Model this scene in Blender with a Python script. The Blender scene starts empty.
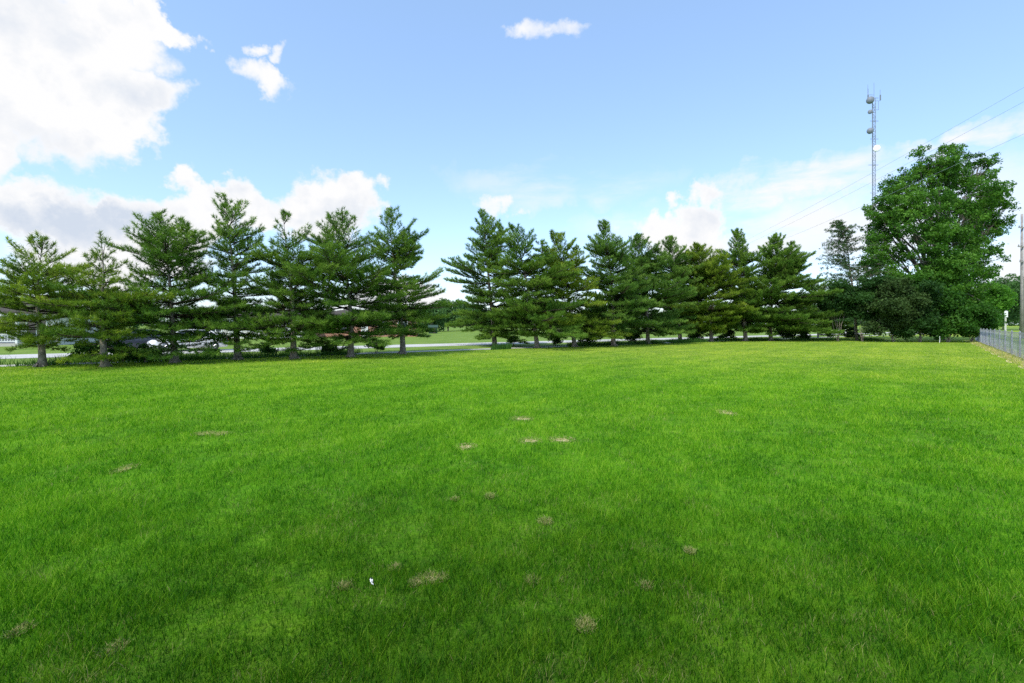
import bpy, math, random
import numpy as np
from mathutils import Vector, Matrix
random.seed(7); R0 = np.random.default_rng(11)
rad = math.radians
sc = bpy.context.scene
col = sc.collection
F = 484.0; HZ = 324.4; EYE = 1.8           # camera constants measured on the photograph
def gy(py): return EYE * F / (py - HZ)      # depth of a ground point
def pt(px, Y, py=None):                     # a point at depth Y
    z = 0 if py is None else EYE + (HZ - py) / F * Y
    return Vector(((px - 512) / F * Y, Y, z))

# ------------------------------------------------------------------ camera
cam = bpy.data.cameras.new("camera"); camo = bpy.data.objects.new("camera", cam); col.objects.link(camo)
camo.location = (0, 0, EYE); camo.rotation_euler = (rad(90), 0, 0)
cam.sensor_width = 36; cam.lens = F / 1024 * 36; cam.shift_y = -(341.5 - HZ) / 1024
cam.clip_start = .05; cam.clip_end = 6000
sc.camera = camo

# ------------------------------------------------------------------ object helpers
def link(o, parent=None):
    col.objects.link(o)
    if parent: o.parent = parent
    return o
def tag(o, label=None, cat=None, group=None, kind=None):
    if label: o['label'] = label
    if cat: o['category'] = cat
    if group: o['group'] = group
    if kind: o['kind'] = kind
    return o
def empty(name, loc, rz=0):
    o = bpy.data.objects.new(name, None); o.location = loc; o.rotation_euler = (0, 0, rz); o.empty_display_size = .3
    return link(o)
def copy_tree(o, parent=None):
    c = o.copy(); col.objects.link(c)
    if parent: c.parent = parent
    for ch in [x for x in bpy.data.objects if x.parent == o]: copy_tree(ch, c)
    return c

class MB:
    """collects verts / faces, builds ONE mesh"""
    def __init__(s): s.v = []; s.f = []; s.sm = False
    def box(s, c, d, rz=0, taper=1.0, bev=0):
        cx, cy, cz = c; dx, dy, dz = d[0]/2, d[1]/2, d[2]/2
        b = len(s.v); co, si = math.cos(rz), math.sin(rz)
        for z, t in ((-dz, 1), (dz, taper)):
            for x, y in ((-dx, -dy), (dx, -dy), (dx, dy), (-dx, dy)):
                x *= t; y *= t
                s.v.append((cx + x*co - y*si, cy + x*si + y*co, cz + z))
        s.f += [tuple(b+i for i in q) for q in ((3,2,1,0),(4,5,6,7),(0,1,5,4),(1,2,6,5),(2,3,7,6),(3,0,4,7))]
        return s
    def tube(s, pts, rs, n=6, cap=True):
        pts = [Vector(p) for p in pts]
        if not hasattr(rs, '__len__'): rs = [rs]*len(pts)
        b = len(s.v)
        up = None
        for i, p in enumerate(pts):
            d = (pts[min(i+1, len(pts)-1)] - pts[max(i-1, 0)])
            if d.length < 1e-9: d = Vector((0,0,1))
            d.normalize()
            a = Vector((1,0,0)) if abs(d.x) < .8 else Vector((0,1,0))
            u = d.cross(a).normalized() if up is None else (up - d*up.dot(d)).normalized()
            up = u; w = d.cross(u)
            for k in range(n):
                t = 2*math.pi*k/n
                s.v.append(tuple(p + (u*math.cos(t) + w*math.sin(t))*rs[i]))
        for i in range(len(pts)-1):
            for k in range(n):
                s.f.append((b+i*n+k, b+i*n+(k+1)%n, b+(i+1)*n+(k+1)%n, b+(i+1)*n+k))
        if cap:
            s.f.append(tuple(b+k for k in range(n))[::-1]); e = b+(len(pts)-1)*n
            s.f.append(tuple(e+k for k in range(n)))
        return s
    def poly(s, vs, fs):
        b = len(s.v); s.v += [tuple(v) for v in vs]; s.f += [tuple(b+i for i in f) for f in fs]; return s
    def build(s, name, m, parent=None, smooth=False):
        me = bpy.data.meshes.new(name); me.from_pydata(s.v, [], s.f); me.update()
        if smooth: me.polygons.foreach_set('use_smooth', [True]*len(me.polygons))
        me.materials.append(m)
        return link(bpy.data.objects.new(name, me), parent)

def tri_mesh(name, V, nper, faces, m, parent=None, attrs=None):
    """V: (N*nper,3); faces: list of index tuples within an element (all same length)"""
    N = len(V)//nper; k = len(faces[0])
    fa = (np.arange(N)[:,None,None]*nper + np.array(faces)[None]).reshape(-1)
    nf = N*len(faces)
    me = bpy.data.meshes.new(name)
    me.vertices.add(len(V)); me.vertices.foreach_set('co', np.ascontiguousarray(V, dtype=np.float32).ravel())
    me.loops.add(nf*k); me.loops.foreach_set('vertex_index', fa.astype(np.int32))
    me.polygons.add(nf); me.polygons.foreach_set('loop_start', (np.arange(nf)*k).astype(np.int32))
    try: me.polygons.foreach_set('loop_total', np.full(nf, k, dtype=np.int32))
    except Exception: pass
    for an, arr in (attrs or {}).items():
        a = me.attributes.new(an, 'FLOAT', 'POINT'); a.data.foreach_set('value', np.ascontiguousarray(arr, dtype=np.float32))
    me.update(calc_edges=True)
    me.materials.append(m)
    return link(bpy.data.objects.new(name, me), parent)

# value noise in numpy
_G = np.random.default_rng(5).random((256, 256))
def vn(x, y, s, o=0):
    x = np.asarray(x)/s + 37.3 + o*17.1; y = np.asarray(y)/s + 91.7 + o*29.3
    xi = np.floor(x).astype(int); yi = np.floor(y).astype(int); fx = x-xi; fy = y-yi
    fx = fx*fx*(3-2*fx); fy = fy*fy*(3-2*fy)
    g = lambda a, b: _G[a % 256, b % 256]
    return (g(xi,yi)*(1-fx)+g(xi+1,yi)*fx)*(1-fy) + (g(xi,yi+1)*(1-fx)+g(xi+1,yi+1)*fx)*fy
def fbm(x, y, s, o=0): return .5*vn(x,y,s,o)+.3*vn(x,y,s*.45,o+1)+.2*vn(x,y,s*.2,o+2)

# ------------------------------------------------------------------ materials
def newmat(name):
    m = bpy.data.materials.new(name); m.use_nodes = True; nt = m.node_tree; nt.nodes.clear()
    out = nt.nodes.new('ShaderNodeOutputMaterial'); return m, nt, out
def N(nt, t, **kw):
    n = nt.nodes.new(t)
    for k, v in kw.items(): setattr(n, k, v)
    return n
def ramp(nt, fac, stops):
    r = N(nt, 'ShaderNodeValToRGB'); e = r.color_ramp.elements
    while len(e) < len(stops): e.new(.5)
    for i, (p, c) in enumerate(stops): e[i].position = p; e[i].color = (*c, 1)
    nt.links.new(fac, r.inputs[0]); return r.outputs[0]
def noise(nt, scale, detail=4, vec=None, rough=.55):
    n = N(nt, 'ShaderNodeTexNoise'); n.inputs['Scale'].default_value = scale; n.inputs['Detail'].default_value = detail
    n.inputs['Roughness'].default_value = rough
    if vec is not None: nt.links.new(vec, n.inputs['Vector'])
    return n.outputs['Fac']
def pos(nt): return N(nt, 'ShaderNodeNewGeometry').outputs['Position']
def mth(nt, op, a, b=None, c=None, clamp=False):
    n = N(nt, 'ShaderNodeMath', operation=op); n.use_clamp = clamp
    for i, v in enumerate((a, b, c)):
        if v is None: continue
        if isinstance(v, (int, float)): n.inputs[i].default_value = v
        else: nt.links.new(v, n.inputs[i])
    return n.outputs[0]
def mixc(nt, fac, a, b, bt='MIX'):
    n = N(nt, 'ShaderNodeMix', data_type='RGBA', blend_type=bt)
    for sck, v in ((n.inputs[0], fac), (n.inputs[6], a), (n.inputs[7], b)):
        if isinstance(v, (int, float)): sck.default_value = v
        elif isinstance(v, tuple): sck.default_value = (*v, 1)
        else: nt.links.new(v, sck)
    return n.outputs[2]

def simple(name, c, rough=.6, metal=0, var=.15, scale=4, bump=0, spec=.5):
    m, nt, out = newmat(name)
    b = N(nt, 'ShaderNodeBsdfPrincipled'); nf = noise(nt, scale, 5, pos(nt))
    lo = tuple(x*(1-var) for x in c); hi = tuple(min(1, x*(1+var)) for x in c)
    nt.links.new(ramp(nt, nf, [(.3, lo), (.7, hi)]), b.inputs['Base Color'])
    b.inputs['Roughness'].default_value = rough; b.inputs['Metallic'].default_value = metal
    b.inputs['Specular IOR Level'].default_value = spec
    if bump:
        bp = N(nt, 'ShaderNodeBump'); bp.inputs['Strength'].default_value = bump
        nt.links.new(noise(nt, scale*4, 5, pos(nt)), bp.inputs['Height']); nt.links.new(bp.outputs[0], b.inputs['Normal'])
    nt.links.new(b.outputs[0], out.inputs[0]); return m

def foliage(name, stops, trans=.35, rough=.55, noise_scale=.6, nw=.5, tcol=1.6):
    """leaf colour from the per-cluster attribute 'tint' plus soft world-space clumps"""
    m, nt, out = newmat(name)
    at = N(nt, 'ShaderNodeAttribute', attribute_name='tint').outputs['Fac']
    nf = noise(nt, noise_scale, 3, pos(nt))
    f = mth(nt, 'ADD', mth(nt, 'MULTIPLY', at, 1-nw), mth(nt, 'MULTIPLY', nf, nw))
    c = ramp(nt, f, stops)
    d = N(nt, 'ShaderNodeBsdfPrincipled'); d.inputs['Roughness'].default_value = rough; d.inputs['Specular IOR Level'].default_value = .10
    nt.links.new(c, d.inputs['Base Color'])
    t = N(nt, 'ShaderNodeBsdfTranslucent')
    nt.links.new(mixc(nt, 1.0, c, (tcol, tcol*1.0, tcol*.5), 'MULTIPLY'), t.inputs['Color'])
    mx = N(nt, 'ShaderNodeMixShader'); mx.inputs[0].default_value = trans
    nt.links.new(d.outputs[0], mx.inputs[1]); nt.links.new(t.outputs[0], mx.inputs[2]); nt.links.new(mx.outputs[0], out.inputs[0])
    return m

M = {}
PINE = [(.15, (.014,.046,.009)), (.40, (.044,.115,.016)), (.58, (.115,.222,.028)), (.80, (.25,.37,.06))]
M['pine'] = foliage('pine_needles', PINE, .25, .5, .9)
M['pine_blue'] = foliage('pine_needles_bluish', [(p, (c[0]*.92, c[1]*.95, c[2]*1.15)) for p, c in PINE], .25, .5, .9)
M['pine_warm'] = foliage('pine_needles_yellowish', [(p, (c[0]*1.4, c[1]*1.15, c[2]*.9)) for p, c in PINE], .28, .5, .9)
M['leaf'] = foliage('broad_leaves', [(.15, (.018,.060,.010)), (.5, (.045,.130,.018)), (.85, (.105,.235,.035))], .4, .45, .35)
M['leaf_big'] = foliage('glossy_leaves', [(.15, (.016,.055,.009)), (.42, (.050,.145,.016)), (.75, (.14,.29,.04))], .35, .45, .35)
M['leaf_light'] = foliage('light_leaves', [(.15, (.035,.12,.012)), (.5, (.10,.26,.03)), (.85, (.20,.40,.055))], .4, .5, .5)
M['leaf_dark'] = foliage('dark_leaves', [(.15, (.010,.034,.009)), (.5, (.032,.085,.018)), (.85, (.075,.17,.032))], .3, .5, .5)
M['leaf_far'] = foliage('far_leaves', [(.15, (.035,.085,.03)), (.5, (.07,.15,.045)), (.85, (.12,.22,.06))], .3, .6, .2)
M['twig_brown'] = foliage('brownish_twigs', [(.15, (.020,.040,.012)), (.5, (.045,.085,.022)), (.85, (.10,.17,.04))], .2, .7, .7)
M['grey_leaf'] = foliage('thin_grey_leaves', [(.15, (.02,.055,.015)), (.5, (.05,.11,.03)), (.85, (.10,.19,.055))], .25, .6, .5)
M['weed'] = foliage('tall_weeds', [(.15, (.015,.055,.010)), (.5, (.045,.130,.02)), (.85, (.11,.22,.04))], .35, .5, .5)
M['bark'] = simple('pine_bark', (.21,.18,.145), .95, 0, .45, 7, .6, .1)
M['bark_grey'] = simple('grey_bark', (.13,.12,.10), .9, 0, .35, 5, .5, .1)
M['limb'] = simple('pine_limb_bark', (.045,.038,.03), 1, 0, .4, 7, 0, 0)
M['galv'] = simple('galvanised_steel', (.30,.315,.33), .55, .4, .2, 2)
M['mast'] = simple('mast_steel', (.22,.25,.30), .6, .2, .1, .3)
M['dish'] = simple('antenna_shell', (.16,.19,.22), .6, 0, .08, 1)
M['dishw'] = simple('white_antenna_shell', (.8,.8,.8), .5, 0, .05, 1)
M['wood'] = simple('weathered_pole_wood', (.30,.285,.27), .85, 0, .25, 3, .4, .1)
M['cable'] = simple('cable', (.30,.34,.40), .6)
M['ceramic'] = simple('insulator', (.30,.28,.26), .3)
M['white'] = simple('white_paint', (.78,.78,.76), .5, 0, .05, 3)
M['carwhite'] = simple('white_car_paint', (.80,.81,.82), .2, 0, .03, 1)
M['cardark'] = simple('dark_car_paint', (.03,.035,.05), .2, 0, .1, 1)
M['rubber'] = simple('tyre_rubber', (.02,.02,.02), .8)
M['rim'] = simple('alloy_rim', (.5,.5,.52), .3, .8)
M['glass'] = simple('dark_glass', (.03,.04,.05), .08, 0, .1, 1, 0, .8)
M['lampred'] = simple('red_tail_lamp', (.45,.02,.02), .25)
M['lampclr'] = simple('clear_head_lamp', (.7,.72,.74), .15)
M['shingle'] = simple('roof_shingles', (.075,.065,.055), .9, 0, .3, 6, .4, .1)
M['siding'] = simple('pale_siding', (.62,.60,.55), .7, 0, .07, 3)
M['paper'] = simple('white_paper', (.85,.86,.88), .7, 0, .04, 30)
M['blackp'] = simple('black_plastic', (.03,.03,.03), .5)
M['shed'] = simple('green_metal', (.025,.06,.035), .6)

def brick():
    m, nt, out = newmat('red_brick')
    b = N(nt, 'ShaderNodeBsdfPrincipled'); t = N(nt, 'ShaderNodeTexBrick')
    tc = N(nt, 'ShaderNodeTexCoord'); mp = N(nt, 'ShaderNodeMapping'); mp.inputs['Rotation'].default_value = (rad(90), 0, 0)
    nt.links.new(tc.outputs['Object'], mp.inputs[0]); nt.links.new(mp.outputs[0], t.inputs['Vector'])
    t.inputs['Color1'].default_value = (.34,.12,.07,1); t.inputs['Color2'].default_value = (.44,.19,.11,1); t.inputs['Mortar'].default_value = (.45,.4,.35,1)
    t.inputs['Scale'].default_value = 4
    nt.links.new(t.outputs[0], b.inputs['Base Color']); b.inputs['Roughness'].default_value = .9
    nt.links.new(b.outputs[0], out.inputs[0]); return m
M['brick'] = brick()

# lawn colours: shared by the soil sheet and by the blades
def lawn_color(nt):
    p = pos(nt)
    big = noise(nt, .16, 3, p); mid = noise(nt, .9, 4, p); sm = noise(nt, 5, 4, p)
    f = mth(nt, 'ADD', mth(nt, 'MULTIPLY', big, .24), mth(nt, 'ADD', mth(nt, 'MULTIPLY', mid, .34), mth(nt, 'MULTIPLY', sm, .42)))
    wv = N(nt, 'ShaderNodeTexWave', bands_direction='X'); mp = N(nt, 'ShaderNodeMapping'); mp.inputs['Rotation'].default_value = (0, 0, rad(41)); nt.links.new(p, mp.inputs[0]); nt.links.new(mp.outputs[0], wv.inputs['Vector'])
    wv.inputs['Scale'].default_value = .16; wv.inputs['Distortion'].default_value = 1.2; wv.inputs['Detail'].default_value = 2
    f = mth(nt, 'ADD', f, mth(nt, 'MULTIPLY', mth(nt, 'SUBTRACT', wv.outputs['Fac'], .5), .045))
    return f
GR = [(.22, (.008,.060,.002)), (.38, (.026,.140,.003)), (.52, (.078,.240,.006)), (.66, (.15,.34,.012)), (.85, (.32,.46,.06))]
def view_shade(nt, c):       # painted shading: turf colour darkened near the viewpoint, brightened towards the pines
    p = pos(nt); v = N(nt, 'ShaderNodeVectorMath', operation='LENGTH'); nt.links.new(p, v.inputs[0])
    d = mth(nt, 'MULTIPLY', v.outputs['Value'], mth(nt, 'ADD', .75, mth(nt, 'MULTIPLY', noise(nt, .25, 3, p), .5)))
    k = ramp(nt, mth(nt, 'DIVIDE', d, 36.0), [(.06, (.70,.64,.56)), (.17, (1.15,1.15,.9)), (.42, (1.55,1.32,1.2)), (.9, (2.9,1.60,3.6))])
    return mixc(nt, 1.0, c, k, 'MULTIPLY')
def ground_mat():
    m, nt, out = newmat('lawn_soil_and_thatch')
    b = N(nt, 'ShaderNodeBsdfPrincipled'); b.inputs['Roughness'].default_value = .95; b.inputs['Specular IOR Level'].default_value = .05
    p = pos(nt); g = ramp(nt, lawn_color(nt), GR)
    # thatch and soil show between the blades, more so in small spots
    th = ramp(nt, noise(nt, 60, 6, p), [(.35, (.05,.09,.012)), (.6, (.11,.16,.03)), (.75, (.30,.25,.12))])
    nf = noise(nt, 14, 5, p)
    thm = mth(nt, 'MULTIPLY', ramp(nt, nf, [(.4, (.25,.25,.25)), (.7, (.6,.6,.6))]), .9)
    c = view_shade(nt, mixc(nt, thm, g, th))
    nt.links.new(c, b.inputs['Base Color'])
    bp = N(nt, 'ShaderNodeBump'); bp.inputs['Strength'].default_value = .6; bp.inputs['Distance'].default_value = .05
    nt.links.new(noise(nt, 25, 6, p), bp.inputs['Height']); nt.links.new(bp.outputs[0], b.inputs['Normal'])
    nt.links.new(b.outputs[0], out.inputs[0]); return m
def blade_mat():
    m, nt, out = newmat('grass_blades')
    at = N(nt, 'ShaderNodeAttribute', attribute_name='tint').outputs['Fac']
    dry = N(nt, 'ShaderNodeAttribute', attribute_name='dry').outputs['Fac']
    f = mth(nt, 'ADD', mth(nt, 'MULTIPLY', lawn_color(nt), .5), mth(nt, 'MULTIPLY', at, .5))
    c = ramp(nt, f, GR)
    c = mixc(nt, dry, view_shade(nt, c), ramp(nt, dry, [(.3, (.24,.27,.05)), (.95, (.66,.54,.30))]))
    d = N(nt, 'ShaderNodeBsdfPrincipled'); d.inputs['Roughness'].default_value = .55; d.inputs['Specular IOR Level'].default_value = .08
    nt.links.new(c, d.inputs['Base Color'])
    t = N(nt, 'ShaderNodeBsdfTranslucent'); nt.links.new(mixc(nt, 1.0, c, (1.25,1.3,.7), 'MULTIPLY'), t.inputs['Color'])
    mx = N(nt, 'ShaderNodeMixShader'); mx.inputs[0].default_value = .4
    nt.links.new(d.outputs[0], mx.inputs[1]); nt.links.new(t.outputs[0], mx.inputs[2]); nt.links.new(mx.outputs[0], out.inputs[0])
    return m
M['ground'] = ground_mat(); M['blade'] = blade_mat()
def flat_ground(name, c1, c2, sc_=3):
    m, nt, out = newmat(name); b = N(nt, 'ShaderNodeBsdfPrincipled'); b.inputs['Roughness'].default_value = .95; b.inputs['Specular IOR Level'].default_value = .1
    p = pos(nt); f = mth(nt, 'ADD', mth(nt, 'MULTIPLY', noise(nt, sc_, 5, p), .6), mth(nt, 'MULTIPLY', noise(nt, sc_*12, 4, p), .4))
    nt.links.new(ramp(nt, f, [(.35, c1), (.65, c2)]), b.inputs['Base Color']); nt.links.new(b.outputs[0], out.inputs[0]); return m
M['verge'] = flat_ground('verge_grass', (.09,.17,.02), (.20,.28,.05), .5)
M['dry'] = flat_ground('dry_soil_and_straw', (.44,.35,.18), (.66,.55,.32), 3)
M['concrete'] = flat_ground('concrete_road', (.42,.41,.38), (.55,.54,.50), 1)
M['walk'] = flat_ground('concrete_walk', (.38,.37,.33), (.50,.48,.43), 2)

# ------------------------------------------------------------------ ground, road, walk
D = Vector((.815, .58, 0)).normalized(); Nn = Vector((-D.y, D.x, 0))      # the road runs along D
def strip(name, P, half, s0, s1, z, m, n=60, kind='structure', wob=0):
    mb = MB(); vs = []
    for i in range(n+1):
        s = s0 + (s1-s0)*i/n; c = P + D*s
        w1 = wob*(random.random()-.5); w2 = wob*(random.random()-.5)
        a = c - Nn*(half+w1); b = c + Nn*(half+w2)
        vs += [(a.x, a.y, z), (b.x, b.y, z)]
    mb.poly(vs, [(2*i, 2*i+2, 2*i+3, 2*i+1) for i in range(n)])
    o = mb.build(name, m); tag(o, kind=kind); return o
g = MB(); S = 3000
g.poly([(-S,-60,0),(S,-60,0),(S,S,0),(-S,S,0)], [(0,1,2,3)])
tag(g.build('ground', M['ground']), kind='structure')
RP = Vector((-5.4, 43.0, 0))
# verge field beyond the pines (from the walk to the horizon)
vg = MB(); a = RP - D*400 - Nn*9.5; b = RP + D*400 - Nn*9.5; c = b + Nn*1500; d = a + Nn*1500
vg.poly([(q.x,q.y,.004) for q in (a,b,c,d)], [(0,1,2,3)]); tag(vg.build('verge', M['verge']), kind='structure')
road = MB()
for s0 in range(-120, 160, 20):
    p = [RP+D*s0-Nn*2.3, RP+D*(s0+19.96)-Nn*2.3, RP+D*(s0+19.96)+Nn*2.3, RP+D*s0+Nn*2.3]
    road.poly([(q.x,q.y,.012) for q in p], [(0,1,2,3)])
tag(road.build('road', M['concrete']), kind='structure')
strip('footpath', Vector((-4.9,33.2,0)), .6, -60, 120, .008, M['walk'])

# ------------------------------------------------------------------ fence geometry
def scale_pt(px, py): Y = gy(py); return Vector(((px-512)/F*Y, Y, 0))
FA = scale_pt(1024, 359.5); FB = scale_pt(976, 341.0)
FD = (FB-FA).normalized(); FN = Vector((-FD.y, FD.x, 0)); FL0 = -9.0; FL1 = (FB-FA).length
dm = MB(); vs = []
n = 90
for i in range(n+1):
    s = FL0 + (FL1-FL0)*i/n; c = FA + FD*s
    w1 = .55 + .40*vn(s, 0, 1.3) ; w2 = .35+.2*vn(s, 5, 1.0)
    a = c + FN*w1; b = c - FN*w2
    vs += [(b.x,b.y,.005), (a.x,a.y,.005)]
dm.poly(vs, [(2*i,2*i+2,2*i+3,2*i+1) for i in range(n)])
tag(dm.build('dirt_strip', M['dry']), kind='structure')
fd = MB(); p = [FA+FD*-30-FN*.9, FA+FD*(FL1+4)-FN*.9, FA+FD*(FL1+4)-FN*120, FA+FD*-30-FN*120]
fd.poly([(q.x,q.y,.003) for q in p], [(0,1,2,3)]); tag(fd.build('field', M['verge']), kind='structure')

fr = empty('chain_link_fence', FA)
tag(fr, 'galvanised chain link fence running away along the right edge of the lawn', 'fence')
FH = 1.34
def fp(s, z, off=0):
    q = FD*s + FN*off; return (q.x, q.y, z)
npost = 0
s = FL0
while s <= FL1+.01:
    r = .038 if (npost % 13) else .045
    post = MB().tube([fp(s,0), fp(s,FH+.05)], r, 8).tube([fp(s,FH+.05), fp(s,FH+.08), fp(s,FH+.1)], [r*1.25, r*1.1, .004], 8).build('post', M['galv'], fr, True)
    npost += 1; s += (FL1-FL0)/13.0
MB().tube([fp(FL0,FH), fp(FL1,FH)], .021, 8).build('top_rail', M['galv'], fr, True)
wm = MB(); sp = .072; L = FL1-FL0; wr = .0016
k = -FH
hz = FH-.04
while k < L:
    for sg in (1, -1):
        if sg == 1: s0, z0, s1, z1 = k, .04, k+hz, FH
        else: s0, z0, s1, z1 = k, FH, k+hz, .04
        # clip to the fence length
        def cl(sa, za, sb, zb):
            if sa < 0: za = za + (zb-za)*(0-sa)/(sb-sa); sa = 0
            if sb > L: zb = zb + (za-zb)*(sb-L)/(sb-sa) if sb != sa else zb; sb = L
            return sa, za, sb, zb
        if s1 <= 0.02: continue
        s0, z0, s1, z1 = cl(s0, z0, s1, z1)
        wm.tube([fp(FL0+s0, z0, .046+sg*.004), fp(FL0+s1, z1, .046+sg*.004)], wr, 3, False)
    k += sp
wm.build('wire_mesh', M['galv'], fr)

# ------------------------------------------------------------------ grass blades
spots = [(432,579,.085,.05),(415,584,.03,.03),(585,626,.045,.045),(645,587,.03,.03),(532,581,.03,.035),(466,447,.13,.12),(530,441,.16,.14),
         (562,440,.18,.12),(490,497,.04,.05),(204,434,.16,.10),(221,434,.13,.10),(125,469,.09,.12),(522,419,.20,.15),(113,650,.04,.04),
         (727,413,.14,.2),(690,552,.03,.03),(395,569,.03,.03),(345,587,.03,.03),(545,522,.05,.05),(20,632,.04,.04),(455,500,.03,.03)]
def spot_mask(X, Y):
    m = np.zeros_like(X)
    jx = (vn(X,Y,.05,3)-.5)*.06; jy = (vn(X,Y,.05,6)-.5)*.06
    for px, py, rx, ry in spots:
        Yc = gy(py); Xc = (px-512)/F*Yc
        q = ((X-Xc+jx*(1+Yc*.1))/rx)**2 + ((Y-Yc+jy*(1+Yc*.1))/ry/1.3)**2
        m = np.maximum(m, np.clip(1.5-q, 0, 1))
    return m
def back_edge(X):            # the mown lawn ends at the pine row / shrub row
    return np.where(X < 20, 35.2+.70*X, 53.0 - 0*(X-20)) .clip(0, 53.5) + .5*vn(X, 0, 1.5)
def blades(name, X, Y, h, w, tint, dry, m, lean=.75, label=None):
    n = len(X); az = R0.random(n)*2*np.pi; fa = R0.random(n)*2*np.pi
    ln = h*lean*(.3+1.2*R0.random(n))
    dx, dy = np.cos(az)*ln, np.sin(az)*ln; wx, wy = np.cos(fa)*w/2, np.sin(fa)*w/2
    V = np.zeros((n, 5, 3))
    V[:,0] = np.stack([X-wx, Y-wy, np.zeros(n)-.005], 1); V[:,1] = np.stack([X+wx, Y+wy, np.zeros(n)-.005], 1)
    V[:,2] = np.stack([X+dx*.35-wx*.8, Y+dy*.35-wy*.8, h*.55], 1); V[:,3] = np.stack([X+dx*.35+wx*.8, Y+dy*.35+wy*.8, h*.55], 1)
    V[:,4] = np.stack([X+dx, Y+dy, h], 1)
    return tri_mesh(name, V.reshape(-1,3), 5, [(0,1,3),(0,3,2),(2,3,4)], m, None, {'tint': np.repeat(tint,5), 'dry': np.repeat(dry,5)})
nb = 1150000
u = R0.random(nb*2)
# depth pdf: lateral width * density; density flat to 3.6 m, then ~d^-1.9
dd = np.linspace(1.7, 54, 3000); pdf = (2.3*dd+3)*np.minimum(1, (3.6/dd)**1.85); cdf = np.cumsum(pdf); cdf /= cdf[-1]
Y = np.interp(u[:nb], cdf, dd); X = (R0.random(nb)*2-1)*(1.12*Y+1.2)
keep = Y < back_edge(X)
rel = (X-FA.x)*FN.x + (Y-FA.y)*FN.y       # signed distance from fence, + = lawn side
keep &= rel > .40+.40*vn(X, Y, .7)
sm = spot_mask(X, Y)
thin = fbm(X, Y, .45, 9)
keep &= R0.random(nb) > sm*1.0
keep &= R0.random(nb) < np.clip(.55+1.6*(thin-.33), .3, 1)
X, Y, sm, rel = X[keep], Y[keep], sm[keep], rel[keep]; n = len(X)
cl1 = fbm(X, Y, .22, 4); cl2 = fbm(X, Y, 1.6, 8)
h = (.022+.058*R0.random(n)**1.3)*(.30+1.5*cl1)*(.7+.7*cl2)*(1-.75*sm)
w = .0030*np.maximum(1, Y/4.2)**.9*(.7+.6*R0.random(n))
h *= np.minimum(1, 14/Y)**.5
dryn = fbm(X, Y, .35, 14)
dry = np.where(R0.random(n) < .025+.9*sm**1.2+np.clip(dryn-.52, 0, 1)*1.7*np.clip(9/Y,.25,1)+np.clip(1.0-rel, 0, 1)*.5, np.minimum(1, .22+.48*R0.random(n)+.5*sm), 0)
bright = R0.random(n) < .07
h = np.where(dry > 0, h*.62, h)
tint = np.clip(.56+(.9*(R0.random(n)-.5)+.7*(cl1-.5))*np.clip(9/Y, .3, 1)+.55*(cl2-.5)-.26*np.exp(-((Y/5.0)**2))+bright*.45*np.clip(10/Y,0,1), 0, 1)  # exp term paints the near darkening into the blade tint
tag(blades('lawn_grass', X, Y, h, w, tint, dry, M['blade']), 'short bright green lawn grass', 'grass', kind='stuff')

# bare, straw coloured spots between the blades
bm_ = MB(); rq = random.Random(8)
for px, py, rx, ry in spots:
    Yc = gy(py); Xc = (px-512)/F*Yc; ph = rq.uniform(0,6.28)
    ring = [(Xc+math.cos(a*.3927)*rx*.6*(1.0+.25*math.sin(3*a*.3927+ph)+rq.gauss(0,.08)), Yc+math.sin(a*.3927)*ry*.8*(1.0+.2*math.sin(2*a*.3927+ph)+rq.gauss(0,.08)), .004) for a in range(16)]
    bm_.poly(ring, [tuple(range(16))])
tag(bm_.build('bare_soil', M['dry']), kind='structure')
# short dead straw lying on the spots
ns = 14000; ii = R0.integers(0, len(spots), ns); sp_ = np.array(spots, float)[ii]
Yc = EYE*F/(sp_[:,1]-HZ); Xc = (sp_[:,0]-512)/F*Yc; a_ = R0.random(ns)*6.283; q_ = R0.random(ns)**.6*1.35
X = Xc+np.cos(a_)*q_*sp_[:,2]; Y = Yc+np.sin(a_)*q_*sp_[:,3]*1.3
tag(blades('straw', X, Y, .010+.022*R0.random(ns), .004*np.maximum(1,Y/4.2)**.8*np.ones(ns), R0.random(ns), np.where(R0.random(ns)<.6,.5+.4*R0.random(ns),.1), M['blade'], 1.4), 'dead straw coloured grass on the worn spots of the lawn', 'grass', kind='stuff')

# tall weeds in the strip under the pines
ns = 60000
s = R0.random(ns)*88-32; o = R0.random(ns)*2.6-.3
X = -4.5+D.x*s-Nn.x*0; Yb = back_edge(X); Y = Yb+o
msk = (vn(X, 0*X, 2.3, 2) > .33) & ((X < -9.5) | (X > -1.5)) & (Y > 0) & (R0.random(ns) < np.clip(vn(X, Y, 1.1, 7)*1.3, 0, 1))
X, Y = X[msk], Y[msk]; n = len(X)
tag(blades('tall_grass', X, Y, (.12+.38*R0.random(n))*(.4+.9*vn(X,Y,1.2,3)), .012*(1+R0.random(n)), R0.random(n), np.where(R0.random(n)<.08,.6,0), M['weed'], .5), 'unmown taller grass under the pine row', 'grass', kind='stuff')
# dry straw at the fence foot, both sides
ns = 16000
s = FL0+R0.random(ns)*(FL1-FL0+1); o = (R0.random(ns)-.45)*1.3
X = FA.x+FD.x*s+FN.x*o; Y = FA.y+FD.y*s+FN.y*o
tag(blades('dry_grass', X, Y, .05+.16*R0.random(ns)*vn(X,Y,.6,3), .010+.012*R0.random(ns), R0.random(ns), np.where(R0.random(ns)<.7,.5+.5*R0.random(ns),0), M['blade'], .7), 'straw coloured dry grass along the foot of the fence', 'grass', kind='stuff')

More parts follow.
